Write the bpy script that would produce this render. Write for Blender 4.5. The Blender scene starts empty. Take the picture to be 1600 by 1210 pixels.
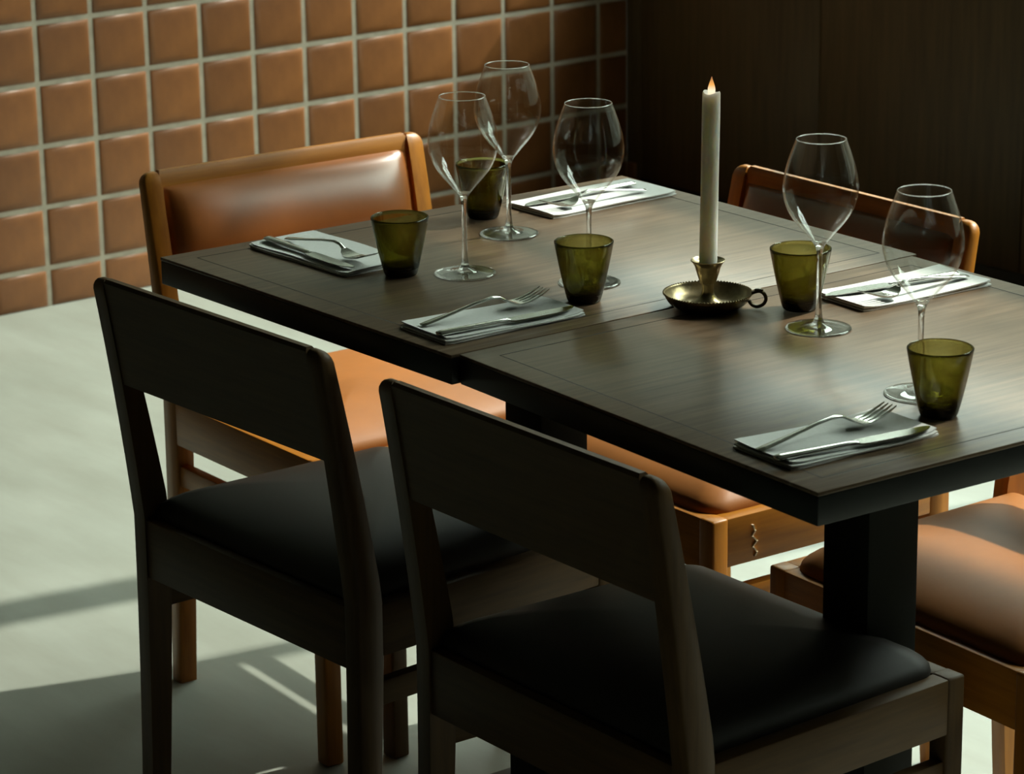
import bpy, bmesh, math, random
from mathutils import Vector, Matrix
random.seed(7)
SC = bpy.context.scene
COL = SC.collection
PI = math.pi

# ------------------------------------------------------------------ camera
cam_d = bpy.data.cameras.new('camera')
cam_d.sensor_width = 36.0
cam_d.lens = 108.0
cam_d.clip_start = 0.05
cam_o = bpy.data.objects.new('camera', cam_d)
COL.objects.link(cam_o)
AZ, PITCH, ROLL = math.radians(51.6), math.radians(16.6), math.radians(-0.75)
fw = Vector((math.sin(AZ + PI / 2), math.cos(AZ + PI / 2) * -1, 0))
fw = Vector((math.cos(AZ + PI / 2), math.cos(AZ), 0))
rt = Vector((math.sin(AZ + PI / 2), math.sin(AZ), 0))
F = math.cos(PITCH) * fw - math.sin(PITCH) * Vector((0, 0, 1))
U0 = math.sin(PITCH) * fw + math.cos(PITCH) * Vector((0, 0, 1))
R = math.cos(ROLL) * rt + math.sin(ROLL) * U0
U = -math.sin(ROLL) * rt + math.cos(ROLL) * U0
cam_o.matrix_world = Matrix(((R.x, U.x, -F.x, 5.42), (R.y, U.y, -F.y, -4.656), (R.z, U.z, -F.z, 1.648), (0, 0, 0, 1)))
cam_d.dof.use_dof = True
cam_d.dof.focus_distance = 3.45
cam_d.dof.aperture_fstop = 15.0
SC.camera = cam_o

# ------------------------------------------------------------------ world, sun, exposure
world = bpy.data.worlds.new('world')
SC.world = world
world.use_nodes = True
bg = world.node_tree.nodes['Background']
bg.inputs[0].default_value = (0.88, 1.0, 0.89, 1)
bg.inputs[1].default_value = 12.0

SUN = Vector((-0.17, -0.97, -1.0)).normalized()
sd = bpy.data.lights.new('sun', 'SUN')
sd.energy = 6.2
sd.angle = math.radians(0.7)
sd.color = (1.0, 0.97, 0.86)
so = bpy.data.objects.new('sun', sd)
so.rotation_euler = SUN.to_track_quat('-Z', 'Y').to_euler()
so.location = (3, 2, 6)
COL.objects.link(so)

pd = bpy.data.lights.new('window_portal', 'AREA')
pd.shape = 'RECTANGLE'; pd.size = 5.0; pd.size_y = 3.06
pd.cycles.is_portal = True
po = bpy.data.objects.new('window_portal', pd)
po.location = (2.5, 0.2, 2.31)
po.rotation_euler = (-PI / 2, 0, 0)
COL.objects.link(po)

SC.view_settings.view_transform = 'Standard'
SC.view_settings.look = 'None'
SC.view_settings.exposure = 0.0
SC.view_settings.gamma = 1.0
SC.view_settings.use_curve_mapping = False
SC.cycles.use_denoising = True
SC.cycles.max_bounces = 10
SC.cycles.transparent_max_bounces = 24
SC.cycles.transmission_bounces = 10
SC.cycles.sample_clamp_indirect = 6.0
SC.cycles.caustics_reflective = False
SC.cycles.caustics_refractive = False

# ------------------------------------------------------------------ materials
def newmat(name):
    m = bpy.data.materials.new(name); m.use_nodes = True
    nt = m.node_tree
    return m, nt, nt.nodes['Principled BSDF']

def N(nt, t, **kw):
    n = nt.nodes.new(t)
    for k, v in kw.items():
        setattr(n, k, v)
    return n

def noise(nt, scale, detail=4, rough=0.55, stretch=(1, 1, 1), rot=(0, 0, 0)):
    tc = N(nt, 'ShaderNodeTexCoord'); mp = N(nt, 'ShaderNodeMapping')
    mp.inputs['Scale'].default_value = stretch
    mp.inputs['Rotation'].default_value = rot
    nz = N(nt, 'ShaderNodeTexNoise')
    nz.inputs['Scale'].default_value = scale; nz.inputs['Detail'].default_value = detail
    nz.inputs['Roughness'].default_value = rough
    nt.links.new(tc.outputs['Object'], mp.inputs[0]); nt.links.new(mp.outputs[0], nz.inputs['Vector'])
    return nz

def ramp(nt, src, stops):
    r = N(nt, 'ShaderNodeValToRGB')
    while len(r.color_ramp.elements) < len(stops):
        r.color_ramp.elements.new(0.5)
    for e, (p, c) in zip(r.color_ramp.elements, stops):
        e.position = p; e.color = (c[0], c[1], c[2], 1)
    nt.links.new(src, r.inputs[0])
    return r

def bump(nt, src, strength, dist, b):
    bp = N(nt, 'ShaderNodeBump'); bp.inputs['Strength'].default_value = strength; bp.inputs['Distance'].default_value = dist
    nt.links.new(src, bp.inputs['Height']); nt.links.new(bp.outputs[0], b.inputs['Normal'])
    return bp

def simple(name, color, rough=0.5, metal=0.0, spec=0.5, coat=0.0, vary=0.0, scale=20, bumpy=0.0):
    m, nt, b = newmat(name)
    b.inputs['Base Color'].default_value = (*color, 1)
    b.inputs['Roughness'].default_value = rough
    b.inputs['Metallic'].default_value = metal
    b.inputs['Specular IOR Level'].default_value = spec
    b.inputs['Coat Weight'].default_value = coat
    nz = noise(nt, scale, 5)
    if vary:
        lo = tuple(c * (1 - vary) for c in color); hi = tuple(min(1, c * (1 + vary)) for c in color)
        r = ramp(nt, nz.outputs[0], [(0.3, lo), (0.7, hi)])
        nt.links.new(r.outputs[0], b.inputs['Base Color'])
    if bumpy:
        bump(nt, nz.outputs[0], bumpy, 0.002, b)
    return m

def wood(name, c1, c2, axis, rough=0.42, coat=0.08, scale=9.0, spec=0.4):
    m, nt, b = newmat(name)
    st = [14, 14, 14]; st[axis] = 0.9
    nz = noise(nt, scale, 6, 0.6, tuple(st))
    r = ramp(nt, nz.outputs[0], [(0.25, c1), (0.75, c2)])
    nt.links.new(r.outputs[0], b.inputs['Base Color'])
    b.inputs['Roughness'].default_value = rough
    b.inputs['Coat Weight'].default_value = coat
    b.inputs['Coat Roughness'].default_value = 0.3
    b.inputs['Specular IOR Level'].default_value = spec
    bump(nt, nz.outputs[0], 0.15, 0.001, b)
    return m

WC1, WC2 = (0.31, 0.105, 0.008), (0.48, 0.180, 0.015)
M = {}
M['wood_x'] = wood('chair_wood_x', WC1, WC2, 0)
M['wood_y'] = wood('chair_wood_y', WC1, WC2, 1)
M['wood_z'] = wood('chair_wood_z', WC1, WC2, 2)
SHADE1, SHADE2 = (0.070, 0.037, 0.014), (0.115, 0.062, 0.022)  # same chair wood, darkened to paint in the shade on the near chairs
M['dark_x'] = wood('dark_chair_wood_x', SHADE1, SHADE2, 0, 0.5, 0.0, 9, 0.2)  # not a darker wood: x, y and z all carry the painted shade
M['dark_y'] = wood('dark_chair_wood_y', SHADE1, SHADE2, 1, 0.5, 0.0, 9, 0.2)
M['dark_z'] = wood('dark_chair_wood_z', SHADE1, SHADE2, 2, 0.5, 0.0, 9, 0.2)

def leather(name, col, rough):
    m, nt, b = newmat(name)
    nz = noise(nt, 7, 5)
    r = ramp(nt, nz.outputs[0], [(0.3, tuple(c * 0.82 for c in col)), (0.7, tuple(c * 1.15 for c in col))])
    nt.links.new(r.outputs[0], b.inputs['Base Color'])
    b.inputs['Roughness'].default_value = rough
    b.inputs['Specular IOR Level'].default_value = 0.32
    fine = noise(nt, 260, 3)
    bump(nt, fine.outputs[0], 0.10, 0.0006, b)
    return m
M['leather'] = leather('tan_leather', (0.36, 0.125, 0.026), 0.50)
M['leather_back'] = leather('worn_tan_leather', (0.36, 0.115, 0.024), 0.30)
M['leather_back'].node_tree.nodes['Principled BSDF'].inputs['Coat Weight'].default_value = 1.0
M['leather_back'].node_tree.nodes['Principled BSDF'].inputs['Coat Roughness'].default_value = 0.30
M['leather_shaded'] = leather('shaded_tan_leather', (0.022, 0.018, 0.015), 0.50)  # the tan leather again, with the near chairs' shade put into its colour

# table top: dark stained oak, grain along Y, fine pale scratches
def table_mat():
    m, nt, b = newmat('stained_oak')
    nz = noise(nt, 8, 7, 0.62, (14, 0.8, 14))
    big = noise(nt, 3.0, 4)
    r = ramp(nt, nz.outputs[0], [(0.28, (0.080, 0.052, 0.032)), (0.55, (0.150, 0.105, 0.068)), (0.80, (0.23, 0.165, 0.11))])
    r2 = ramp(nt, big.outputs[0], [(0.35, (0.80, 0.80, 0.80)), (0.7, (1.2, 1.1, 1.0))])
    mx = N(nt, 'ShaderNodeMix', data_type='RGBA', blend_type='MULTIPLY'); mx.inputs[0].default_value = 1
    nt.links.new(r.outputs[0], mx.inputs[6]); nt.links.new(r2.outputs[0], mx.inputs[7])
    sc = noise(nt, 7, 3, 0.5, (32, 0.55, 1), (0, 0, 0.03))
    sr = ramp(nt, sc.outputs[0], [(0.70, (0, 0, 0)), (0.76, (1, 1, 1))])
    mx2 = N(nt, 'ShaderNodeMix', data_type='RGBA', blend_type='MIX')
    mul = N(nt, 'ShaderNodeMath', operation='MULTIPLY'); mul.inputs[1].default_value = 0.55
    nt.links.new(sr.outputs[0], mul.inputs[0]); nt.links.new(mul.outputs[0], mx2.inputs[0])
    nt.links.new(mx.outputs[2], mx2.inputs[6]); mx2.inputs[7].default_value = (0.30, 0.27, 0.22, 1)
    nt.links.new(mx2.outputs[2], b.inputs['Base Color'])
    b.inputs['Roughness'].default_value = 0.36
    b.inputs['Specular IOR Level'].default_value = 0.22
    rr = ramp(nt, big.outputs[0], [(0.3, (0.27,) * 3), (0.7, (0.33,) * 3)])
    nt.links.new(rr.outputs[0], b.inputs['Roughness'])
    bump(nt, nz.outputs[0], 0.12, 0.0008, b)
    return m
M['table_top'] = table_mat()
M['black'] = simple('black_lacquer', (0.016, 0.017, 0.014), 0.42, spec=0.4, vary=0.2)
M['pedestal'] = simple('matt_black', (0.016, 0.016, 0.012), 0.7, spec=0.2)
M['groove'] = simple('groove_dark', (0.012, 0.009, 0.007), 0.7)
M['steel_base'] = simple('powder_coated_steel', (0.012, 0.012, 0.011), 0.5, metal=0.2)

def floor_mat():
    m, nt, b = newmat('concrete')
    a = noise(nt, 1.6, 6, 0.6); c = noise(nt, 5, 5, 0.6, (0.5, 2.2, 1), (0, 0, 0.5)); s = noise(nt, 90, 2)
    r = ramp(nt, a.outputs[0], [(0.25, (0.225, 0.240, 0.205)), (0.75, (0.315, 0.33, 0.29))])
    r2 = ramp(nt, c.outputs[0], [(0.3, (0.86, 0.85, 0.83)), (0.7, (1.05, 1.06, 1.07))])
    mx = N(nt, 'ShaderNodeMix', data_type='RGBA', blend_type='MULTIPLY'); mx.inputs[0].default_value = 1
    nt.links.new(r.outputs[0], mx.inputs[6]); nt.links.new(r2.outputs[0], mx.inputs[7])
    nt.links.new(mx.outputs[2], b.inputs['Base Color'])
    b.inputs['Roughness'].default_value = 0.5
    bump(nt, s.outputs[0], 0.05, 0.001, b)
    return m
M['floor'] = floor_mat()

def tile_mat():
    m, nt, b = newmat('terracotta_glaze')
    oi = N(nt, 'ShaderNodeObjectInfo')
    a = noise(nt, 14, 5)
    r = ramp(nt, a.outputs[0], [(0.3, (0.150, 0.052, 0.0135)), (0.7, (0.215, 0.080, 0.022))])
    hs = N(nt, 'ShaderNodeHueSaturation')
    mr = N(nt, 'ShaderNodeMapRange'); mr.inputs[3].default_value = 0.88; mr.inputs[4].default_value = 1.12
    nt.links.new(oi.outputs['Random'], mr.inputs[0]); nt.links.new(mr.outputs[0], hs.inputs['Value'])
    nt.links.new(r.outputs[0], hs.inputs['Color']); nt.links.new(hs.outputs[0], b.inputs['Base Color'])
    b.inputs['Roughness'].default_value = 0.42
    bump(nt, noise(nt, 30, 3).outputs[0], 0.10, 0.001, b)
    return m
M['tile'] = tile_mat()
M['grout'] = simple('grout', (0.44, 0.38, 0.30), 0.9, vary=0.12, scale=40)
M['plaster'] = simple('plaster', (0.50, 0.52, 0.46), 0.85, vary=0.05, scale=3)
M['far_wall'] = simple('dim_wall', (0.05, 0.045, 0.035), 0.9, vary=0.1, scale=2)
M['ceiling'] = simple('ceiling_paint', (0.12, 0.12, 0.10), 0.9)
M['panel'] = wood('dark_panel', (0.052, 0.031, 0.013), (0.095, 0.058, 0.024), 2, 0.5, 0.0, 5.0, 0.3)
M['kick'] = simple('black_kickboard', (0.008, 0.008, 0.007), 0.6)
M['frame'] = simple('window_frame_paint', (0.03, 0.03, 0.028), 0.5)
M['added_facade'] = simple('added_facade_brick', (0.045, 0.043, 0.033), 0.9, vary=0.15, scale=1)
M['outside'] = simple('render_outside', (0.16, 0.16, 0.14), 0.9)

def thin_glass(name, tint, refl=1.0):
    m = bpy.data.materials.new(name); m.use_nodes = True
    nt = m.node_tree; nt.nodes.clear()
    out = N(nt, 'ShaderNodeOutputMaterial'); mix = N(nt, 'ShaderNodeMixShader')
    tr = N(nt, 'ShaderNodeBsdfTransparent'); gl = N(nt, 'ShaderNodeBsdfGlossy')
    tr.inputs[0].default_value = (*tint, 1); gl.inputs['Roughness'].default_value = 0.015
    gl.inputs[0].default_value = (1, 1, 1, 1)
    lw = N(nt, 'ShaderNodeLayerWeight'); lw.inputs[0].default_value = 0.5
    pw = N(nt, 'ShaderNodeMath', operation='POWER'); pw.inputs[1].default_value = 5.0
    mu = N(nt, 'ShaderNodeMath', operation='MULTIPLY_ADD'); mu.inputs[1].default_value = 0.96 * refl; mu.inputs[2].default_value = 0.04 * refl
    nt.links.new(lw.outputs['Facing'], pw.inputs[0]); nt.links.new(pw.outputs[0], mu.inputs[0])
    nt.links.new(mu.outputs[0], mix.inputs[0]); nt.links.new(tr.outputs[0], mix.inputs[1]); nt.links.new(gl.outputs[0], mix.inputs[2])
    nt.links.new(mix.outputs[0], out.inputs[0])
    return m
M['pane'] = thin_glass('window_glass', (0.97, 0.99, 0.98))
M['bowl_glass'] = thin_glass('thin_clear_glass', (0.985, 0.99, 0.985), 0.9)

def solid_glass(name, gcol, tcol, fac, rough=0.0):
    m = bpy.data.materials.new(name); m.use_nodes = True
    nt = m.node_tree; nt.nodes.clear()
    out = N(nt, 'ShaderNodeOutputMaterial'); mix = N(nt, 'ShaderNodeMixShader')
    tr = N(nt, 'ShaderNodeBsdfTransparent'); g = N(nt, 'ShaderNodeBsdfGlass')
    tr.inputs[0].default_value = (*tcol, 1); g.inputs[0].default_value = (*gcol, 1)
    g.inputs['IOR'].default_value = 1.5; g.inputs['Roughness'].default_value = rough
    mix.inputs[0].default_value = fac
    nt.links.new(tr.outputs[0], mix.inputs[1]); nt.links.new(g.outputs[0], mix.inputs[2]); nt.links.new(mix.outputs[0], out.inputs[0])
    return m
M['stem_glass'] = solid_glass('clear_glass', (1, 1, 1), (0.97, 0.98, 0.97), 0.75)
M['green_glass'] = solid_glass('olive_glass', (0.96, 0.96, 0.90), (0.96, 0.96, 0.90), 0.8)
_nt = M['green_glass'].node_tree
_va = N(_nt, 'ShaderNodeVolumeAbsorption'); _va.inputs['Color'].default_value = (0.60, 0.565, 0.02, 1); _va.inputs['Density'].default_value = 950.0
_nt.links.new(_va.outputs[0], [n for n in _nt.nodes if n.type == 'OUTPUT_MATERIAL'][0].inputs['Volume'])

M['wax'] = simple('white_wax', (0.88, 0.87, 0.80), 0.5, vary=0.04, scale=60)
M['wax'].node_tree.nodes['Principled BSDF'].inputs['Subsurface Weight'].default_value = 0.6
M['wax'].node_tree.nodes['Principled BSDF'].inputs['Subsurface Radius'].default_value = (1.0, 0.85, 0.65)
M['wax'].node_tree.nodes['Principled BSDF'].inputs['Subsurface Scale'].default_value = 0.02
M['brass'] = simple('aged_brass', (0.36, 0.29, 0.17), 0.30, metal=1.0, vary=0.35, scale=90)
M['brass_dark'] = simple('tarnished_brass', (0.075, 0.060, 0.038), 0.42, metal=0.9, vary=0.4, scale=60)
M['steel'] = simple('cutlery_steel', (0.62, 0.63, 0.60), 0.16, metal=1.0)
M['steel_dull'] = simple('blade_steel', (0.34, 0.36, 0.33), 0.22, metal=1.0)
M['napkin'] = simple('paper_napkin', (0.84, 0.85, 0.83), 0.9, vary=0.03, scale=200, bumpy=0.2)
M['splinter'] = simple('bare_split_wood', (0.62, 0.50, 0.34), 0.8)

def flame_mat():
    m = bpy.data.materials.new('flame'); m.use_nodes = True
    nt = m.node_tree; nt.nodes.clear()
    out = N(nt, 'ShaderNodeOutputMaterial'); em = N(nt, 'ShaderNodeEmission')
    tc = N(nt, 'ShaderNodeTexCoord'); sp = N(nt, 'ShaderNodeSeparateXYZ')
    mr = N(nt, 'ShaderNodeMapRange'); mr.inputs[1].default_value = 0.0; mr.inputs[2].default_value = 0.021
    nt.links.new(tc.outputs['Object'], sp.inputs[0]); nt.links.new(sp.outputs[2], mr.inputs[0])
    r = ramp(nt, mr.outputs[0], [(0.0, (1.0, 0.75, 0.45)), (0.3, (1.0, 0.85, 0.6)), (0.62, (0.9, 0.42, 0.10)), (1.0, (0.35, 0.14, 0.06))])
    nt.links.new(r.outputs[0], em.inputs[0]); em.inputs[1].default_value = 1.15
    nt.links.new(em.outputs[0], out.inputs[0])
    return m
M['flame'] = flame_mat()

# ------------------------------------------------------------------ mesh helpers
def obj(name, bm, mat, parent=None, smooth=True, angle=35, **props):
    me = bpy.data.meshes.new(name)
    bmesh.ops.recalc_face_normals(bm, faces=bm.faces)
    bm.to_mesh(me); bm.free()
    if smooth:
        for p in me.polygons: p.use_smooth = True
        me.set_sharp_from_angle(angle=math.radians(angle))
    o = bpy.data.objects.new(name, me)
    COL.objects.link(o)
    if mat: me.materials.append(mat)
    if parent: o.parent = parent
    for k, v in props.items(): o[k] = v
    return o

def thing(name, label, cat, loc=(0, 0, 0), rz=0, group=None):
    o = bpy.data.objects.new(name, None); COL.objects.link(o)
    o.empty_display_size = 0.05
    o.location = loc; o.rotation_euler = (0, 0, rz)
    o['label'] = label; o['category'] = cat
    if group: o['group'] = group
    return o

def hexa(bm, c8, bev=0.0, seg=2):
    """c8: 4 bottom corners (ccw) then 4 top corners"""
    vs = [bm.verts.new(c) for c in c8]
    fs = [bm.faces.new([vs[i] for i in f]) for f in ((3, 2, 1, 0), (4, 5, 6, 7), (0, 1, 5, 4), (1, 2, 6, 5), (2, 3, 7, 6), (3, 0, 4, 7))]
    if bev:
        es = list({e for f in fs for e in f.edges})
        bmesh.ops.bevel(bm, geom=es, offset=bev, segments=seg, profile=0.5, affect='EDGES')

def box(bm, x0, x1, y0, y1, z0, z1, bev=0.0, seg=2):
    hexa(bm, [(x0, y0, z0), (x1, y0, z0), (x1, y1, z0), (x0, y1, z0), (x0, y0, z1), (x1, y0, z1), (x1, y1, z1), (x0, y1, z1)], bev, seg)

def boxo(name, b, mat, parent=None, bev=0.0, seg=2, **props):
    bm = bmesh.new(); box(bm, *b, bev, seg)
    return obj(name, bm, mat, parent, **props)

def lathe(bm, prof, n=48, cx=0, cy=0, closed=False):
    rings = []
    for r, z in prof:
        if r < 1e-6: rings.append([bm.verts.new((cx, cy, z))])
        else: rings.append([bm.verts.new((cx + r * math.cos(2 * PI * i / n), cy + r * math.sin(2 * PI * i / n), z)) for i in range(n)])
    pairs = list(zip(rings[:-1], rings[1:]))
    if closed: pairs.append((rings[-1], rings[0]))
    for a, b in pairs:
        for i in range(n):
            j = (i + 1) % n
            if len(a) == 1 and len(b) == 1: break
            if len(a) == 1: bm.faces.new((a[0], b[i], b[j]))
            elif len(b) == 1: bm.faces.new((a[i], a[j], b[0]))
            else: bm.faces.new((a[i], a[j], b[j], b[i]))

def spline(pts, n):
    """Catmull-Rom through (r,z) points"""
    out = []
    P = [pts[0]] + list(pts) + [pts[-1]]
    for k in range(1, len(P) - 2):
        for s in range(n):
            t = s / n
            q = []
            for d in range(len(pts[0])):
                a, b, c, e = P[k - 1][d], P[k][d], P[k + 1][d], P[k + 2][d]
                q.append(0.5 * (2 * b + (c - a) * t + (2 * a - 5 * b + 4 * c - e) * t * t + (3 * b - a - 3 * c + e) * t ** 3))
            out.append(tuple(q))
    out.append(tuple(pts[-1]))
    return out

def strip(bm, secs):
    """loft of rectangular sections (x, y, z, halfwidth, halfthick) running along y"""
    prev = None
    for x, y, z, hw, ht in secs:
        ring = [bm.verts.new((x - hw, y, z - ht)), bm.verts.new((x + hw, y, z - ht)), bm.verts.new((x + hw, y, z + ht)), bm.verts.new((x - hw, y, z + ht))]
        if prev:
            for i in range(4):
                bm.faces.new((prev[i], prev[(i + 1) % 4], ring[(i + 1) % 4], ring[i]))
        else: bm.faces.new(ring[::-1])
        prev = ring
    bm.faces.new(prev)

def oval(bm, secs, n=12):
    """loft of elliptical sections (x,y,z,rx,rz) along y"""
    prev = None
    for x, y, z, rx, rz in secs:
        ring = [bm.verts.new((x + rx * math.cos(2 * PI * i / n), y, z + rz * math.sin(2 * PI * i / n))) for i in range(n)]
        if prev:
            for i in range(n): bm.faces.new((prev[i], prev[(i + 1) % n], ring[(i + 1) % n], ring[i]))
        else: bm.faces.new(ring[::-1])
        prev = ring
    bm.faces.new(prev)

# ================================================================== SETTING
boxo('floor', (-0.1, 9.0, -8.0, 0.1, -0.06, 0.0), M['floor'], smooth=False, kind='structure')
boxo('ceiling', (-0.1, 9.0, -8.0, 0.1, 3.95, 4.02), M['ceiling'], smooth=False, kind='structure')
boxo('wall_right', (8.9, 9.0, -8.0, 0.1, 0, 3.95), M['far_wall'], smooth=False, kind='structure')
boxo('wall_front', (-0.1, 9.0, -8.1, -8.0, 0, 3.95), M['far_wall'], smooth=False, kind='structure')

# tiled wall on the left: bedding, single tiles, plaster above
wl = boxo('wall_left', (-0.1, -0.0040, -8.0, 0.0, 0, 3.95), M['grout'], smooth=False, kind='structure')
boxo('plaster', (-0.004, 0.004, -8.0, 0.0, 1.236, 3.95), M['plaster'], wl, smooth=False)
ZL = [0.0, 0.0810, 0.2092, 0.3362, 0.4660, 0.5910, 0.7175, 0.8445, 0.9715, 1.0985, 1.2255]
YL = [0.0, -0.088, -0.2265, -0.369, -0.5095, -0.6465, -0.7835, -0.9175, -1.0503, -1.183, -1.3145, -1.446, -1.577]
while YL[-1] > -8: YL.append(YL[-1] - 0.131)
GAP = 0.0055
tile_meshes = {}
def tile_bm(bm, y0, y1, z0, z1, x=0.0):
    hw = 0.010
    # pillow: shallow box with rounded front edges
    b = 0.0065
    def ring(ins, xx):
        return [(xx, y0 + ins, z0 + ins), (xx, y1 - ins, z0 + ins), (xx, y1 - ins, z1 - ins), (xx, y0 + ins, z1 - ins)]
    rs = [ring(0, x - 0.006), ring(0, x - 0.0035), ring(0.0015, x - 0.0015), ring(0.0050, x + 0.0002), ring(0.014, x + 0.0010)]
    V = [[bm.verts.new(c) for c in r] for r in rs]
    for a, c in zip(V[:-1], V[1:]):
        for i in range(4): bm.faces.new((a[i], a[(i + 1) % 4], c[(i + 1) % 4], c[i]))
    bm.faces.new(V[-1])
rest = bmesh.new()
for j in range(len(ZL) - 1):
    for i in range(len(YL) - 1):
        y1, y0 = YL[i] - (GAP if i else 0.002), YL[i + 1] + GAP
        z0, z1 = ZL[j] + (GAP if j else 0.0), ZL[j + 1] - GAP
        if i < 16 and j < 6:
            key = (round(y1 - y0, 4), round(z1 - z0, 4))
            if key not in tile_meshes:
                bm = bmesh.new(); tile_bm(bm, 0, y1 - y0, 0, z1 - z0)
                bmesh.ops.recalc_face_normals(bm, faces=bm.faces)
                me = bpy.data.meshes.new('tile'); bm.to_mesh(me); bm.free(); me.materials.append(M['tile'])
                for p in me.polygons: p.use_smooth = True
                tile_meshes[key] = me
            t = bpy.data.objects.new('tile', tile_meshes[key]); COL.objects.link(t); t.parent = wl
            t.location = (random.uniform(-0.0006, 0.0006), y0, z0)
        else:
            tile_bm(rest, y0, y1, z0, z1)
obj('tile_field', rest, M['tile'], wl, angle=60, kind='stuff')

# wood panelled wall at the back with the big window above it
wb = boxo('wall_back', (-0.1, 9.0, 0.012, 0.12, 0, 0.76), M['kick'], smooth=False, kind='structure')
px = 0.0
edges = [0.0, 0.05, 0.648, 1.246, 1.844, 2.442, 3.04, 3.638, 4.236, 4.834, 5.432, 6.03, 6.628, 7.226, 7.824, 8.422, 9.0]
for a, b in zip(edges[:-1], edges[1:]):
    boxo('panel', (a + 0.0015, b - 0.0015, -0.004, 0.012, 0.042, 0.752), M['panel'], wb, 0.0015)
boxo('kickboard', (0.045, 9.0, 0.0, 0.012, 0.0, 0.040), M['kick'], wb)
bm = bmesh.new(); box(bm, 0.002, 0.036, -0.008, 0.010, 0.0, 0.077, 0.005, 3)
obj('tile', bm, M['tile'], wb, label='short terracotta skirting tile turning the corner')
HEAD = 3.85
boxo('wall_above', (-0.1, 9.0, 0.0, 0.12, HEAD, 3.95), M['plaster'], wb, smooth=False)
boxo('wall_end', (5.06, 9.0, 0.0, 0.12, 0.76, HEAD), M['plaster'], wb, smooth=False)
win = boxo('window_1', (0.0, 5.06, -0.03, 0.13, 0.753, 0.785), M['frame'], smooth=False, kind='structure')
for a, b in ((-0.02, 0.045), (1.935, 2.025), (2.315, 2.355), (3.93, 4.01), (5.0, 5.06)):
    boxo('mullion', (a, b, 0.02, 0.10, 0.785, HEAD), M['frame'], win, 0.004)
boxo('mullion', (2.785, 2.815, 0.02, 0.10, 0.785, HEAD), M['frame'], win, 0.004)  # extra upright, added only to end the bar below
boxo('seat_shade_bar', (2.815, 3.93, 0.02, 0.10, 2.88, 2.99), M['frame'], win, 0.004)  # unseen bar added to throw shade on the far chair seats
for a, b in ((0.045, 1.935), (2.025, 2.315), (2.355, 2.785), (2.815, 3.93), (4.01, 5.0)):
    boxo('pane', (a, b, 0.056, 0.062, 0.785, HEAD), M['pane'], win, smooth=False)
# eave and pipe over the window, cut at an angle; unseen, added to shape table sunlight
def edge_y(x): return 0.585 - 0.154 * (x - 3.553)
bm = bmesh.new()
hexa(bm, [(-1.5, 0.12, 3.955), (6.2, 0.12, 3.955), (6.2, edge_y(6.2), 3.955), (-1.5, edge_y(-1.5), 3.955),
          (-1.5, 0.12, 4.0), (6.2, 0.12, 4.0), (6.2, edge_y(6.2), 4.0), (-1.5, edge_y(-1.5), 4.0)])
ev = obj('shade_eave', bm, M['outside'], wb, smooth=False)
bm = bmesh.new()
a = Vector((-1.5, edge_y(-1.5) + 0.115, 4.0)); b = Vector((6.5, edge_y(6.5) + 0.115, 4.0))
bmesh.ops.create_cone(bm, cap_ends=True, segments=16, radius1=0.027, radius2=0.027, depth=(b - a).length,
                      matrix=Matrix.Translation((a + b) / 2) @ (b - a).to_track_quat('Z', 'Y').to_matrix().to_4x4())
obj('shade_pipe', bm, M['frame'], wb)  # unseen, added for the dark band it casts across the tables

# the street outside: pavement and an unseen dark block added to dim table reflections
pv = boxo('pavement', (-70.0, 50.0, 0.12, 11.0, -0.16, -0.06), M['outside'], smooth=False, kind='structure')
fc = boxo('added_facade', (-70.0, 50.0, 11.0, 12.0, -0.16, 8.6), M['added_facade'], smooth=False, kind='structure')

# ================================================================== TABLES
def make_table(q, cx, cy, deg, label):
    """q: the four corners of the top (front left, front right, far right, far left)"""
    rz = math.radians(deg)
    t = thing('dining_table', label, 'table', (cx, cy, 0), rz, 'two square-edged tables pushed end to end')
    c, s = math.cos(-rz), math.sin(-rz)
    Q = [((x - cx) * c - (y - cy) * s, (x - cx) * s + (y - cy) * c) for x, y in q]
    def quad(name, d, z0, z1, mat, bev, seg=2):
        P = inset(d)
        bm = bmesh.new()
        hexa(bm, [(x, y, z0) for x, y in P] + [(x, y, z1) for x, y in P], bev, seg)
        return obj(name, bm, mat, t)
    def inset(d):
        P = []
        for i in range(4):
            p, a, b = Vector(Q[i]), Vector(Q[i - 1]), Vector(Q[(i + 1) % 4])
            P.append(tuple(p + (a - p).normalized() * d + (b - p).normalized() * d))
        return P
    quad('tabletop', 0.0, 0.7455, 0.75, M['table_top'], 0.0014)
    quad('edge_band', 0.0004, 0.7165, 0.7455, M['black'], 0.0015)
    P, P2 = inset(0.031), inset(0.0324)
    for i in range(4):
        k = (i + 1) % 4
        bm = bmesh.new()
        L4 = [P[i], P[k], P2[k], P2[i]]
        hexa(bm, [(x, y, 0.7495) for x, y in L4] + [(x, y, 0.75015) for x, y in L4])
        obj('inlay_line', bm, M['groove'], t, smooth=False)
    boxo('underframe', (-0.16, 0.16, -0.04, 0.04, 0.694, 0.7165), M['steel_base'], t, 0.003)
    boxo('pedestal_column', (-0.036, 0.036, -0.036, 0.036, 0.012, 0.694), M['pedestal'], t, 0.003)
    boxo('base_plate', (-0.17, 0.17, -0.17, 0.17, 0.0, 0.012), M['steel_base'], t, 0.004)
    return t
make_table([(2.355, -2.763), (2.9245, -2.760), (2.9425, -2.075), (2.386, -2.060)], 2.6538, -2.4112, -1.2, 'dark wood table nearer the tiled wall, its left end by the tan leather chair')
make_table([(2.9268, -2.751), (3.5075, -2.785), (3.548, -2.108), (2.9448, -2.086)], 3.2290, -2.4330, -2.6, 'dark wood table nearer the camera, carrying the candlestick')

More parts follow.
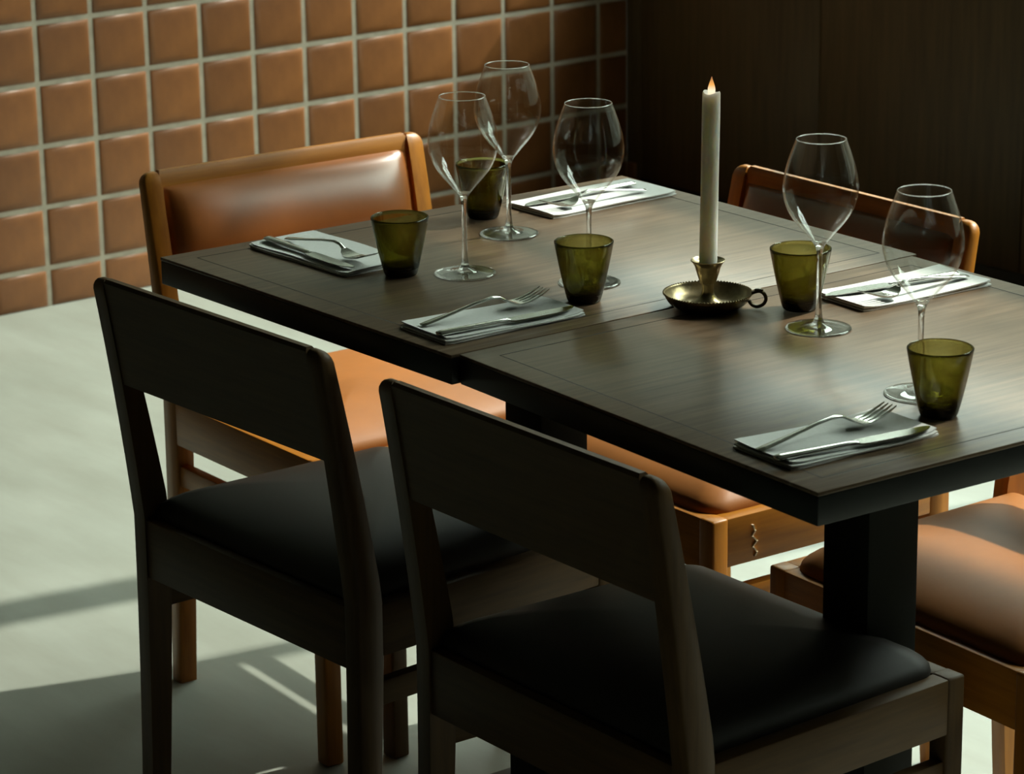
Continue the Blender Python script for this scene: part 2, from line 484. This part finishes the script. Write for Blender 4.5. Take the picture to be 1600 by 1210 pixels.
# ================================================================== CHAIRS
W_, WF_, L_, ZT_, ZR_, DT_, DF_ = 0.457, 0.438, 0.394, 0.729, 0.424, 0.043, 0.010
def vr(z):
    if z > ZR_: 
        s = (z - ZR_) / (ZT_ - ZR_); return -DT_ * (0.75 * s + 0.25 * s * s)
    s = (ZR_ - z) / ZR_; return -DF_ * s * s
def dep(z):
    if z > ZR_ + 0.03:
        s = (z - ZR_ - 0.03) / (ZT_ - ZR_ - 0.03); return 0.036 - 0.017 * s
    if z > ZR_ - 0.07: return 0.036
    return 0.036 - 0.011 * (ZR_ - 0.07 - z) / (ZR_ - 0.07)

def make_chair(label, loc, rz, tone='wood', leather_mat='leather', group=None):
    t = thing('dining_chair', label, 'chair', loc, rz, group)
    mx, my, mz = M[tone + '_x'], M[tone + '_y'], M[tone + '_z']
    TS = 0.026
    for s in (-1, 1):
        bm = bmesh.new()
        rows = [(z, 0.0, 0.0, 0.0) for z in (0.0, 0.1, 0.2, 0.3, 0.354, 0.40, 0.424, 0.454, 0.50, 0.55, 0.60, 0.65, 0.69, 0.71, 0.719)]
        rows += [(0.7245, 0.0012, 0.0008, 0.0), (0.7290, 0.0040, 0.0022, 0.0006), (0.7320, 0.0080, 0.0042, 0.0014), (0.7335, 0.0125, 0.0062, 0.0030)]
        prev = None
        for z, xo, yo, xi in rows:
            x_out, x_in = s * (W_ / 2 - xo), s * (W_ / 2 - TS + xi)
            y0, y1 = vr(z) + yo, vr(z) + dep(z) - yo
            q = 0.0026 if z < 0.73 else 0.0018
            sx = 1 if x_out > x_in else -1
            P = [(x_in, y0), (x_out - sx * q, y0), (x_out, y0 + q), (x_out, y1 - q), (x_out - sx * q, y1), (x_in, y1)]
            ring = [bm.verts.new((x, y, z)) for x, y in P]
            if prev:
                for i in range(6): bm.faces.new((prev[i], prev[(i + 1) % 6], ring[(i + 1) % 6], ring[i]))
            else: bm.faces.new(ring[::-1])
            prev = ring
        bm.faces.new(prev)
        obj('rear_leg', bm, mz, t, angle=48)
        bm = bmesh.new()
        a, b = sorted((s * WF_ / 2, s * (WF_ / 2 - 0.027)))
        box(bm, a, b, L_ - 0.026, L_, 0.0, ZR_ + 0.0006, 0.0035, 3)
        obj('front_leg', bm, mz, t)
        # side rail & stretcher, tapering in plan
        def bar(name, z0, z1, th, ins):
            bm = bmesh.new()
            xa, xb = s * (W_ / 2 - ins), s * (WF_ / 2 - ins)
            ya, yb = 0.034, L_ - 0.024
            c = [(xa, ya), (xb, yb), (xb - s * th, yb), (xa - s * th, ya)]
            if s < 0: c = c[::-1]
            hexa(bm, [(x, y, z0) for x, y in c] + [(x, y, z1) for x, y in c], 0.0022)
            return obj(name, bm, my, t)
        bar('side_rail', 0.361, ZR_, 0.024, 0.0004)
        bar('side_stretcher', 0.300, 0.330, 0.016, 0.004)
    boxo('front_rail', (-WF_ / 2 + 0.026, WF_ / 2 - 0.026, L_ - 0.025, L_ - 0.0015, 0.356, ZR_), mx, t, 0.002)
    boxo('rear_rail', (-W_ / 2 + 0.022, W_ / 2 - 0.022, 0.002, 0.022, 0.346, ZR_ - 0.002), mx, t, 0.002)
    # back board between the posts, following their rake
    bm = bmesh.new()
    xa = W_ / 2 - TS - 0.0004
    zs = [0.600, 0.63, 0.66, 0.69, 0.715, 0.730]
    prev = None; rings = []
    for z in zs:
        y0 = vr(z) + 0.0015
        rings.append([bm.verts.new((x, y0 + dy, z)) for x, dy in ((-xa, 0), (xa, 0), (xa, 0.0135), (-xa, 0.0135))])
    rings.append([bm.verts.new((x, vr(0.733) + 0.0015 + dy, 0.7345)) for x, dy in ((-xa + 0.002, 0.003), (xa - 0.002, 0.003), (xa - 0.002, 0.0105), (-xa + 0.002, 0.0105))])
    for a, b in zip(rings[:-1], rings[1:]):
        for i in range(4): bm.faces.new((a[i], a[(i + 1) % 4], b[(i + 1) % 4], b[i]))
    bm.faces.new(rings[0][::-1]); bm.faces.new(rings[-1])
    obj('backrest_board', bm, mx, t)
    # padded leather on the front of the back board
    bm = bmesh.new()
    nx, nz = 30, 20
    xh = xa - 0.003; z0, z1 = 0.598, 0.713
    grid = []
    for j in range(nz + 1):
        row = []
        for i in range(nx + 1):
            a_, b_ = i / nx * 2 - 1, j / nz * 2 - 1
            bq = (b_ + 0.35) / (1.35 if b_ > -0.35 else 0.65)
            bul = (1 - abs(a_) ** 7) ** 0.5 * max(0.0, 1 - abs(bq) ** 2.0) ** 0.62
            z = z0 + (z1 - z0) * (j / nz)
            row.append(bm.verts.new((a_ * xh, vr(z) + 0.0145 + 0.033 * bul, z)))
        grid.append(row)
    for j in range(nz):
        for i in range(nx):
            bm.faces.new((grid[j][i], grid[j][i + 1], grid[j + 1][i + 1], grid[j + 1][i]))
    rim = grid[0] + [r[-1] for r in grid[1:]] + grid[-1][-2::-1] + [r[0] for r in grid[-2:0:-1]]
    back = [bm.verts.new((v.co.x, v.co.y - 0.002, v.co.z)) for v in rim]
    for i in range(len(rim)):
        bm.faces.new((rim[i], rim[(i + 1) % len(rim)], back[(i + 1) % len(rim)], back[i]))
    bm.faces.new(back)
    obj('back_pad', bm, M['leather_back' if leather_mat == 'leather' else leather_mat], t, angle=70)
    # seat cushion: rounded trapezoid, domed
    bm = bmesh.new()
    ins = 0.016
    def outline(k, off):
        hw0, hw1 = W_ / 2 - ins - off, WF_ / 2 - ins - off
        ya, yb = 0.012 + off, L_ - 0.010 - off
        rr = max(0.004, 0.034 - off * 0.4)
        P = []
        cs = [(-hw0, ya, 180, 0.008), (hw0, ya, 270, 0.008), (hw1, yb, 0, rr), (-hw1, yb, 90, rr)]
        for x, y, a0, q in cs:
            cx = x + (q if x < 0 else -q); cyy = y + (q if y == ya else -q)
            for m_ in range(9):
                an = math.radians(a0 + 90 * m_ / 8)
                P.append((cx + q * math.cos(an), cyy + q * math.sin(an)))
        return P
    lv = [(0.008, 0.410), (0.004, 0.418), (0.003, 0.425), (0.0045, 0.432), (0.009, 0.4385), (0.017, 0.4455), (0.030, 0.4530), (0.050, 0.4600), (0.080, 0.4660), (0.115, 0.4695), (0.155, 0.4710)]
    R_ = []
    for off, z in lv:
        R_.append([bm.verts.new((x, y, z - 0.008 * max(0, (y / L_ - 0.68) * 3.1) ** 2 * min(1, max(0, (z - 0.43) / 0.03)))) for x, y in outline(0, off)])
    n = len(R_[0])
    for a, b in zip(R_[:-1], R_[1:]):
        for i in range(n): bm.faces.new((a[i], a[(i + 1) % n], b[(i + 1) % n], b[i]))
    bm.faces.new(R_[-1]); bm.faces.new(R_[0][::-1])
    obj('seat_cushion', bm, M[leather_mat], t, angle=50)
    return t

def put(fwd_deg, x, y, yaw): return (x, y, 0), math.radians(fwd_deg + yaw - 90)
l, r = put(0, 1.932, -2.272, -3.4)
make_chair('tan leather chair at the left end of the tables, back against the tiled wall side', l, r)
l, r = put(-90, 2.606, -1.884, -1.5)
chE = make_chair('tan leather chair on the far side, its back rail showing right of the candle', l, r, group='chairs on the far side')
l, r = put(-90, 3.212, -1.955, -4.0)
make_chair('tan leather chair at the right edge, seat striped by shadow beside the pedestal', l, r, group='chairs on the far side')
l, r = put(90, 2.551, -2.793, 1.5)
make_chair('wooden chair with shade painted into its colours, seen from behind, nearest the left frame edge', l, r, 'dark', 'leather_shaded', 'shaded chairs on the near side')
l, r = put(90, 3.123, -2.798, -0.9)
make_chair('wooden chair with shade painted into its colours, seen from behind, in front at bottom centre of the picture', l, r, 'dark', 'leather_shaded', 'shaded chairs on the near side')
# split splinter on the side rail of the far chair (its left side faces the camera)
bm = bmesh.new()
pts = [(0.332, 0.410), (0.328, 0.402), (0.332, 0.395), (0.325, 0.388), (0.331, 0.381), (0.325, 0.374), (0.327, 0.368)]
for k, ((y0, z0), (y1, z1)) in enumerate(zip(pts[:-1], pts[1:])):
    x = -(W_ + (WF_ - W_) * y0 / L_) / 2
    hexa(bm, [(x - 0.0012, y1 - 0.0013, z1), (x + 0.001, y1 - 0.0013, z1), (x + 0.001, y1 + 0.0013, z1), (x - 0.0012, y1 + 0.0013, z1),
              (x - 0.0025, y0 - 0.0012, z0), (x + 0.001, y0 - 0.0012, z0), (x + 0.001, y0 + 0.0012, z0), (x - 0.0025, y0 + 0.0012, z0)])
obj('splinter', bm, M['splinter'], chE, label='pale splintered crack in the side rail')

# ================================================================== WINE GLASSES
TZ = 0.7502
def make_wine(label, x, y, lean=(0, 0)):
    t = thing('wine_glass', label, 'glass', (x, y, TZ), random.uniform(0, 6), 'large empty wine glasses on the tables')
    t.rotation_euler = (lean[0], lean[1], 0)
    bm = bmesh.new()
    lathe(bm, [(0, 0.0), (0.030, 0.0), (0.0355, 0.0003), (0.0362, 0.0009), (0.0357, 0.0016)] +
          spline([(0.0357, 0.0016), (0.022, 0.0022), (0.012, 0.0038), (0.0068, 0.0068), (0.0048, 0.011)], 4)[1:] + [(0, 0.011)], 56)
    obj('foot', bm, M['stem_glass'], t, angle=60)
    bm = bmesh.new()
    lathe(bm, [(0, 0.0112)] + spline([(0.0047, 0.0112), (0.0037, 0.018), (0.0031, 0.030), (0.0029, 0.055), (0.0030, 0.078), (0.0036, 0.087), (0.0052, 0.0925), (0.0080, 0.097)], 4) + [(0.0060, 0.0972), (0.003, 0.0958), (0, 0.0950)], 28)
    obj('stem', bm, M['stem_glass'], t, angle=60)
    bm = bmesh.new()
    outer = spline([(0.0082, 0.0972), (0.0118, 0.1015), (0.0180, 0.1090), (0.0250, 0.1170), (0.0318, 0.1262), (0.0370, 0.1365), (0.0402, 0.1480), (0.0409, 0.1580),
                    (0.0397, 0.1700), (0.0362, 0.1850), (0.0314, 0.1990), (0.0272, 0.2100)], 4)
    inner = [(max(0.0, r - 0.0009), z + (0.0006 if z < 0.12 else 0)) for r, z in outer]
    lathe(bm, outer + [(0.02705, 0.2106), (0.0266, 0.2106)] + inner[::-1] + [(0.0, 0.0965)], 64)
    obj('bowl', bm, M['bowl_glass'], t, angle=60)
    # the fire-polished rim, a thicker ring of glass
    bm = bmesh.new()
    lathe(bm, [(0.0268 + 0.00055 * math.cos(a), 0.2104 + 0.00055 * math.sin(a)) for a in [2 * PI * i / 8 for i in range(8)]], 64, closed=True)
    obj('rim', bm, M['stem_glass'], t, angle=80)
    return t
make_wine('leftmost of the five wine glasses, just right of the leftmost tumbler', 2.661, -2.537)
make_wine('wine glass farthest back, overlapping the leftmost wine glass, a tumbler behind its stem', 2.543, -2.377)
make_wine('wine glass behind the middle green tumbler, in front of the far left napkin', 2.789, -2.455)
make_wine('wine glass just right of the candle with its whole stem and foot in view', 3.105, -2.395)
make_wine('rightmost wine glass, foot partly behind the front right green tumbler', 3.349, -2.490)

# ================================================================== GREEN TUMBLERS
def make_tumbler(label, x, y, s=1.0):
    h = 0.0695
    bm = bmesh.new()
    out = [(0.0, 0.0012), (0.0130, 0.0008), (0.0165, 0.0002)] + spline([(0.0178, 0.0010), (0.0196, 0.0050), (0.0228, 0.0180), (0.0268, 0.0370), (0.0305, 0.0550), (0.0330, h - 0.001)], 4)
    inn = [(0.0329, h + 0.0003), (0.0320, h + 0.0008), (0.0311, h)] + spline([(0.0305, h - 0.004), (0.0283, 0.0530), (0.0245, 0.0360), (0.0203, 0.0180), (0.0165, 0.0110), (0.0090, 0.0085)], 4) + [(0.0, 0.0082)]
    lathe(bm, [(r * s, z) for r, z in out + inn], 56)
    # gentle waviness of pressed glass, ten shallow facets on the inside
    for v in bm.verts:
        rr = math.hypot(v.co.x, v.co.y)
        if 0.012 < v.co.z < 0.055 and rr > 0.014:
            an = math.atan2(v.co.y, v.co.x)
            k = 1 + 0.010 * math.cos(9 * an) * math.sin((v.co.z - 0.012) / 0.043 * PI)
            v.co.x *= k; v.co.y *= k
    o = obj('green_tumbler', bm, M['green_glass'], None, angle=60)
    o.location = (x, y, TZ)
    o['label'] = label; o['category'] = 'tumbler'; o['group'] = 'olive green glass tumblers'
    return o
make_tumbler('olive green tumbler beside the leftmost napkin', 2.616, -2.597, 1.03)
make_tumbler('olive green tumbler farthest back, seen through the leftmost wine glass', 2.453, -2.347, 1.03)
make_tumbler('olive green tumbler in the middle, tip of the near fork pointing at it', 2.848, -2.512, 1.02)
make_tumbler('olive green tumbler right of the candlestick, behind a wine glass stem', 3.032, -2.353, 1.04)
make_tumbler('olive green tumbler nearest the camera, by the front right napkin', 3.413, -2.529, 1.0)

# ================================================================== CANDLESTICK + CANDLE
HX, HY = 2.958, -2.424
cs = thing('candlestick', 'aged brass chamber candlestick with saucer and ring handle holding the white candle', 'candlestick', (HX, HY, TZ))
bm = bmesh.new()
lathe(bm, [(0, 0.0), (0.033, 0.0)] + spline([(0.036, 0.0012), (0.0435, 0.0060), (0.0478, 0.0125), (0.0492, 0.0158)], 4) + [(0.0497, 0.0166), (0.0488, 0.0171)]
      + spline([(0.0480, 0.0163), (0.0462, 0.0125), (0.0420, 0.0070), (0.0350, 0.0034), (0.0240, 0.0028), (0.0, 0.0028)], 4), 72)
obj('saucer', bm, M['brass'], cs, angle=60)
bm = bmesh.new()
for i in range(84):
    a = 2 * PI * i / 84
    bmesh.ops.create_icosphere(bm, subdivisions=1, radius=0.00135, matrix=Matrix.Translation((0.0494 * math.cos(a), 0.0494 * math.sin(a), 0.0168)))
obj('beaded_rim', bm, M['brass'], cs)
bm = bmesh.new()
lathe(bm, [(0, 0.0029)] + spline([(0.0215, 0.0030), (0.0165, 0.0062), (0.0105, 0.0105), (0.0072, 0.0165), (0.0066, 0.0230), (0.0070, 0.0270)], 4)
      + [(0.0092, 0.0280), (0.0095, 0.0295)] + spline([(0.0105, 0.0330), (0.0128, 0.0400), (0.0148, 0.0470), (0.0175, 0.0515), (0.0192, 0.0532)], 4)
      + [(0.0194, 0.0540), (0.0186, 0.0544)] + spline([(0.0165, 0.0525), (0.0122, 0.0500), (0.0114, 0.0450), (0.0112, 0.0400)], 3) + [(0, 0.0400)], 48)
obj('socket', bm, M['brass'], cs, angle=50)
bm = bmesh.new()
pth = spline([(0.0465, 0.0095), (0.0500, 0.0050), (0.0560, 0.0032), (0.0625, 0.0060), (0.0655, 0.0120), (0.0635, 0.0180), (0.0580, 0.0210), (0.0500, 0.0185)], 5)
prev = None
for k, (r_, z_) in enumerate(pth):
    q = pth[min(k + 1, len(pth) - 1)]; p = pth[max(k - 1, 0)]
    tx, tz = q[0] - p[0], q[1] - p[1]; ln = math.hypot(tx, tz); nx_, nz_ = -tz / ln, tx / ln
    ring = []
    for i in range(10):
        a = 2 * PI * i / 10
        ring.append(bm.verts.new((r_ + nx_ * 0.0020 * math.cos(a), 0.0036 * math.sin(a), z_ + nz_ * 0.0020 * math.cos(a))))
    if prev:
        for i in range(10): bm.faces.new((prev[i], prev[(i + 1) % 10], ring[(i + 1) % 10], ring[i]))
    else: bm.faces.new(ring)
    prev = ring
bm.faces.new(prev)
bmesh.ops.create_icosphere(bm, subdivisions=2, radius=1, matrix=Matrix.Translation((0.0575, 0, 0.0225)) @ Matrix.Diagonal((0.0055, 0.0040, 0.0016, 1)))
hd = obj('ring_handle', bm, M['brass_dark'], cs, angle=60)
hd.rotation_euler = (0, 0, math.radians(38))
cd = thing('taper_candle', 'white taper candle with a small glowing flame, standing in the brass candlestick', 'candle', (HX, HY, TZ + 0.0408))
cd.rotation_euler = (math.radians(-0.5), math.radians(0.6), 0)
bm = bmesh.new()
lathe(bm, spline([(0.0098, 0.0), (0.0101, 0.02), (0.0099, 0.10), (0.0101, 0.17), (0.0099, 0.199)], 6) + [(0.0098, 0.2015), (0.0090, 0.2030), (0.0080, 0.2015), (0.0045, 0.1975), (0.0, 0.1968)], 32)
for v in bm.verts:
    if v.co.z > 0.198 and math.hypot(v.co.x, v.co.y) > 0.006:
        v.co.z += 0.0014 * math.sin(math.atan2(v.co.y, v.co.x) * 2 + 0.9)
bmesh.ops.triangulate(bm, faces=[f for f in bm.faces if len(f.verts) > 4])
obj('wax_body', bm, M['wax'], cd, angle=60)
bm = bmesh.new()
lathe(bm, [(0, -0.002)] + spline([(0.0030, 0.0), (0.0040, 0.0040), (0.0042, 0.0080), (0.0030, 0.0130), (0.0013, 0.0180), (0.0003, 0.0215)], 4) + [(0, 0.022)], 20)
fl = obj('flame', bm, M['flame'], cd, angle=80)
fl.location = (0, 0, 0.1985)

# ================================================================== NAPKINS AND CUTLERY
def make_napkin(label, x, y, rz, L=0.190, Wd=0.094, seed=0):
    rnd = random.Random(seed)
    t = thing('paper_napkin', label, 'napkin', (x, y, TZ), rz, 'folded white paper napkins under the cutlery')
    ph = rnd.uniform(0, 6)
    for k, (dx, dy, sx, sy, z, th) in enumerate(((0, 0, 1, 1, 0.0, 0.0016), (0.0015, -0.0008, 0.985, 0.995, 0.0018, 0.0014), (-0.0012, 0.001, 0.99, 0.985, 0.0034, 0.0012))):
        bm = bmesh.new()
        nx, ny = 8, 20
        def zz(a, b): return z + 0.0006 * k * math.sin(b * 5 + ph) * abs(a * 2 - 1) ** 2 + 0.0010 * k * (abs(b * 2 - 1) ** 6)
        top, bot = [], []
        for j in range(ny + 1):
            rt_, rb_ = [], []
            for i in range(nx + 1):
                a, b = i / nx, j / ny
                X = (a - 0.5) * Wd * sx + dx; Y = (b - 0.5) * L * sy + dy
                cx_ = max(0, abs(b - 0.5) * 2 - 0.95) / 0.05
                X *= 1 - 0.05 * cx_ * cx_
                X += 0.0008 * math.sin(b * 7 + ph + k) * (1 if a > 0.5 else 0.5)
                zc = zz(a, b)
                rt_.append(bm.verts.new((X, Y, zc + th))); rb_.append(bm.verts.new((X, Y, zc)))
            top.append(rt_); bot.append(rb_)
        for j in range(ny):
            for i in range(nx):
                bm.faces.new((top[j][i], top[j][i + 1], top[j + 1][i + 1], top[j + 1][i]))
                bm.faces.new((bot[j][i], bot[j + 1][i], bot[j + 1][i + 1], bot[j][i + 1]))
        def rimf(G): return G[0] + [r[-1] for r in G[1:]] + G[-1][-2::-1] + [r[0] for r in G[-2:0:-1]]
        a_, b_ = rimf(top), rimf(bot)
        for i in range(len(a_)):
            j = (i + 1) % len(a_); bm.faces.new((a_[i], b_[i], b_[j], a_[j]))
        obj('folded_layer', bm, M['napkin'], t, angle=50)
    return t
NZ = TZ + 0.0062

def make_knife(label, x, y, rz, dark=False):
    t = thing('table_knife', label, 'knife', (x, y, NZ), rz, 'steel table knives on the napkins')
    t.scale = (0.93, 0.91, 0.93)
    bm = bmesh.new()
    oval(bm, [(0, -0.100, 0.0032, 0.0030, 0.0018), (0, -0.099, 0.0034, 0.0062, 0.0028), (0, -0.094, 0.0036, 0.0068, 0.0032), (0, -0.05, 0.0034, 0.0056, 0.0030),
              (0, -0.012, 0.0032, 0.0044, 0.0027), (0, 0.0, 0.0030, 0.0042, 0.0026), (0, 0.004, 0.0028, 0.0052, 0.0016)], 16)
    obj('handle', bm, M['steel'], t, angle=50)
    bm = bmesh.new()
    strip(bm, [(0.0, 0.003, 0.0028, 0.0052, 0.0009), (0.0008, 0.008, 0.0028, 0.0080, 0.0008), (0.001, 0.03, 0.0028, 0.0090, 0.0007), (0.001, 0.065, 0.0028, 0.0088, 0.0006),
               (0.0, 0.085, 0.0028, 0.0074, 0.0005), (-0.002, 0.096, 0.0028, 0.0048, 0.0005), (-0.004, 0.1025, 0.0028, 0.0016, 0.0004)])
    obj('blade', bm, M['steel_dull'], t, angle=40)
    return t

def make_fork(label, x, y, rz):
    t = thing('table_fork', label, 'fork', (x, y, NZ), rz, 'steel table forks on the napkins')
    t.scale = (0.92, 0.89, 0.95)
    bm = bmesh.new()
    oval(bm, [(0, -0.094, 0.0020, 0.0022, 0.0010), (0, -0.093, 0.0022, 0.0056, 0.0014), (0, -0.085, 0.0032, 0.0060, 0.0016), (0, -0.05, 0.0078, 0.0045, 0.0017), (0, -0.01, 0.0140, 0.0029, 0.0018),
              (0, 0.015, 0.0165, 0.0024, 0.0019), (0, 0.028, 0.0150, 0.0026, 0.0018), (0, 0.037, 0.0105, 0.0038, 0.0014)], 12)
    obj('handle', bm, M['steel'], t, angle=60)
    bm = bmesh.new()
    strip(bm, [(0, 0.036, 0.0108, 0.0038, 0.0010), (0, 0.041, 0.0078, 0.0085, 0.0009), (0, 0.048, 0.0052, 0.0112, 0.0009), (0, 0.055, 0.0045, 0.0117, 0.0009), (0, 0.059, 0.0046, 0.0117, 0.0009)])
    obj('head', bm, M['steel'], t, angle=60)
    for k in range(4):
        bm = bmesh.new()
        xx = (k - 1.5) * 0.0066
        strip(bm, [(xx, 0.058, 0.0046, 0.00185, 0.0008), (xx, 0.068, 0.0055, 0.0013, 0.0009), (xx * 0.98, 0.080, 0.0080, 0.0011, 0.0009), (xx * 0.95, 0.092, 0.0118, 0.0010, 0.0008), (xx * 0.93, 0.1000, 0.0148, 0.0005, 0.0005)])
        obj('tine', bm, M['steel'], t, angle=40)
    return t

def setting(n_lab, k_lab, f_lab, nx_, ny_, deg, kp, fp, seed, kd=0, fd=0, L=0.190, Wd=0.094):
    """deg: heading of cutlery tips; kp, fp positions"""
    a = math.radians(deg - 90)
    make_napkin(n_lab, nx_, ny_, a, L, Wd, seed)
    make_knife(k_lab, kp[0], kp[1], a + math.radians(kd))
    make_fork(f_lab, fp[0], fp[1], a + math.radians(fd))

setting('white napkin at the left end of the tables, beside the leftmost tumbler', 'knife on the left end napkin, lying along its front edge', 'fork on the left end napkin, tines toward the leftmost tumbler',
        2.484, -2.606, 1, (2.484, -2.637), (2.4905, -2.612), 2, -3, 0, 0.198, 0.098)
setting('sunlit white napkin at the far left corner of the tables', 'knife on the far left napkin, handle toward the back wall', 'fork on the far left napkin, behind a wine glass',
        2.471, -2.184, -90, (2.463, -2.197), (2.4986, -2.200), 2, 0, 1, 0.206, 0.100)
setting('shaded white napkin at the near edge of the left table', 'knife on the near left napkin, nearer the table joint', 'fork on the near left napkin, tines toward the middle tumbler',
        2.849, -2.644, 88, (2.8805, -2.6495), (2.8325, -2.6462), -1, -1, 2, 0.190, 0.090)
setting('sunlit white napkin on the far side of the right table, behind the rightmost wine glass', 'knife on the far right napkin, broad blade toward the tumbler', 'fork on the far right napkin, seen beside the wine glass bowl',
        3.051, -2.210, -94, (3.047, -2.223), (3.078, -2.214), -8, -6, 6, 0.192, 0.092)
setting('white napkin at the near right table corner', 'knife on the near right napkin, nearest the table corner', 'fork on the near right napkin, tines toward the front tumbler',
        3.407, -2.664, 86, (3.442, -2.6746), (3.3994, -2.6738), -3, -4, 3, 0.184, 0.092)
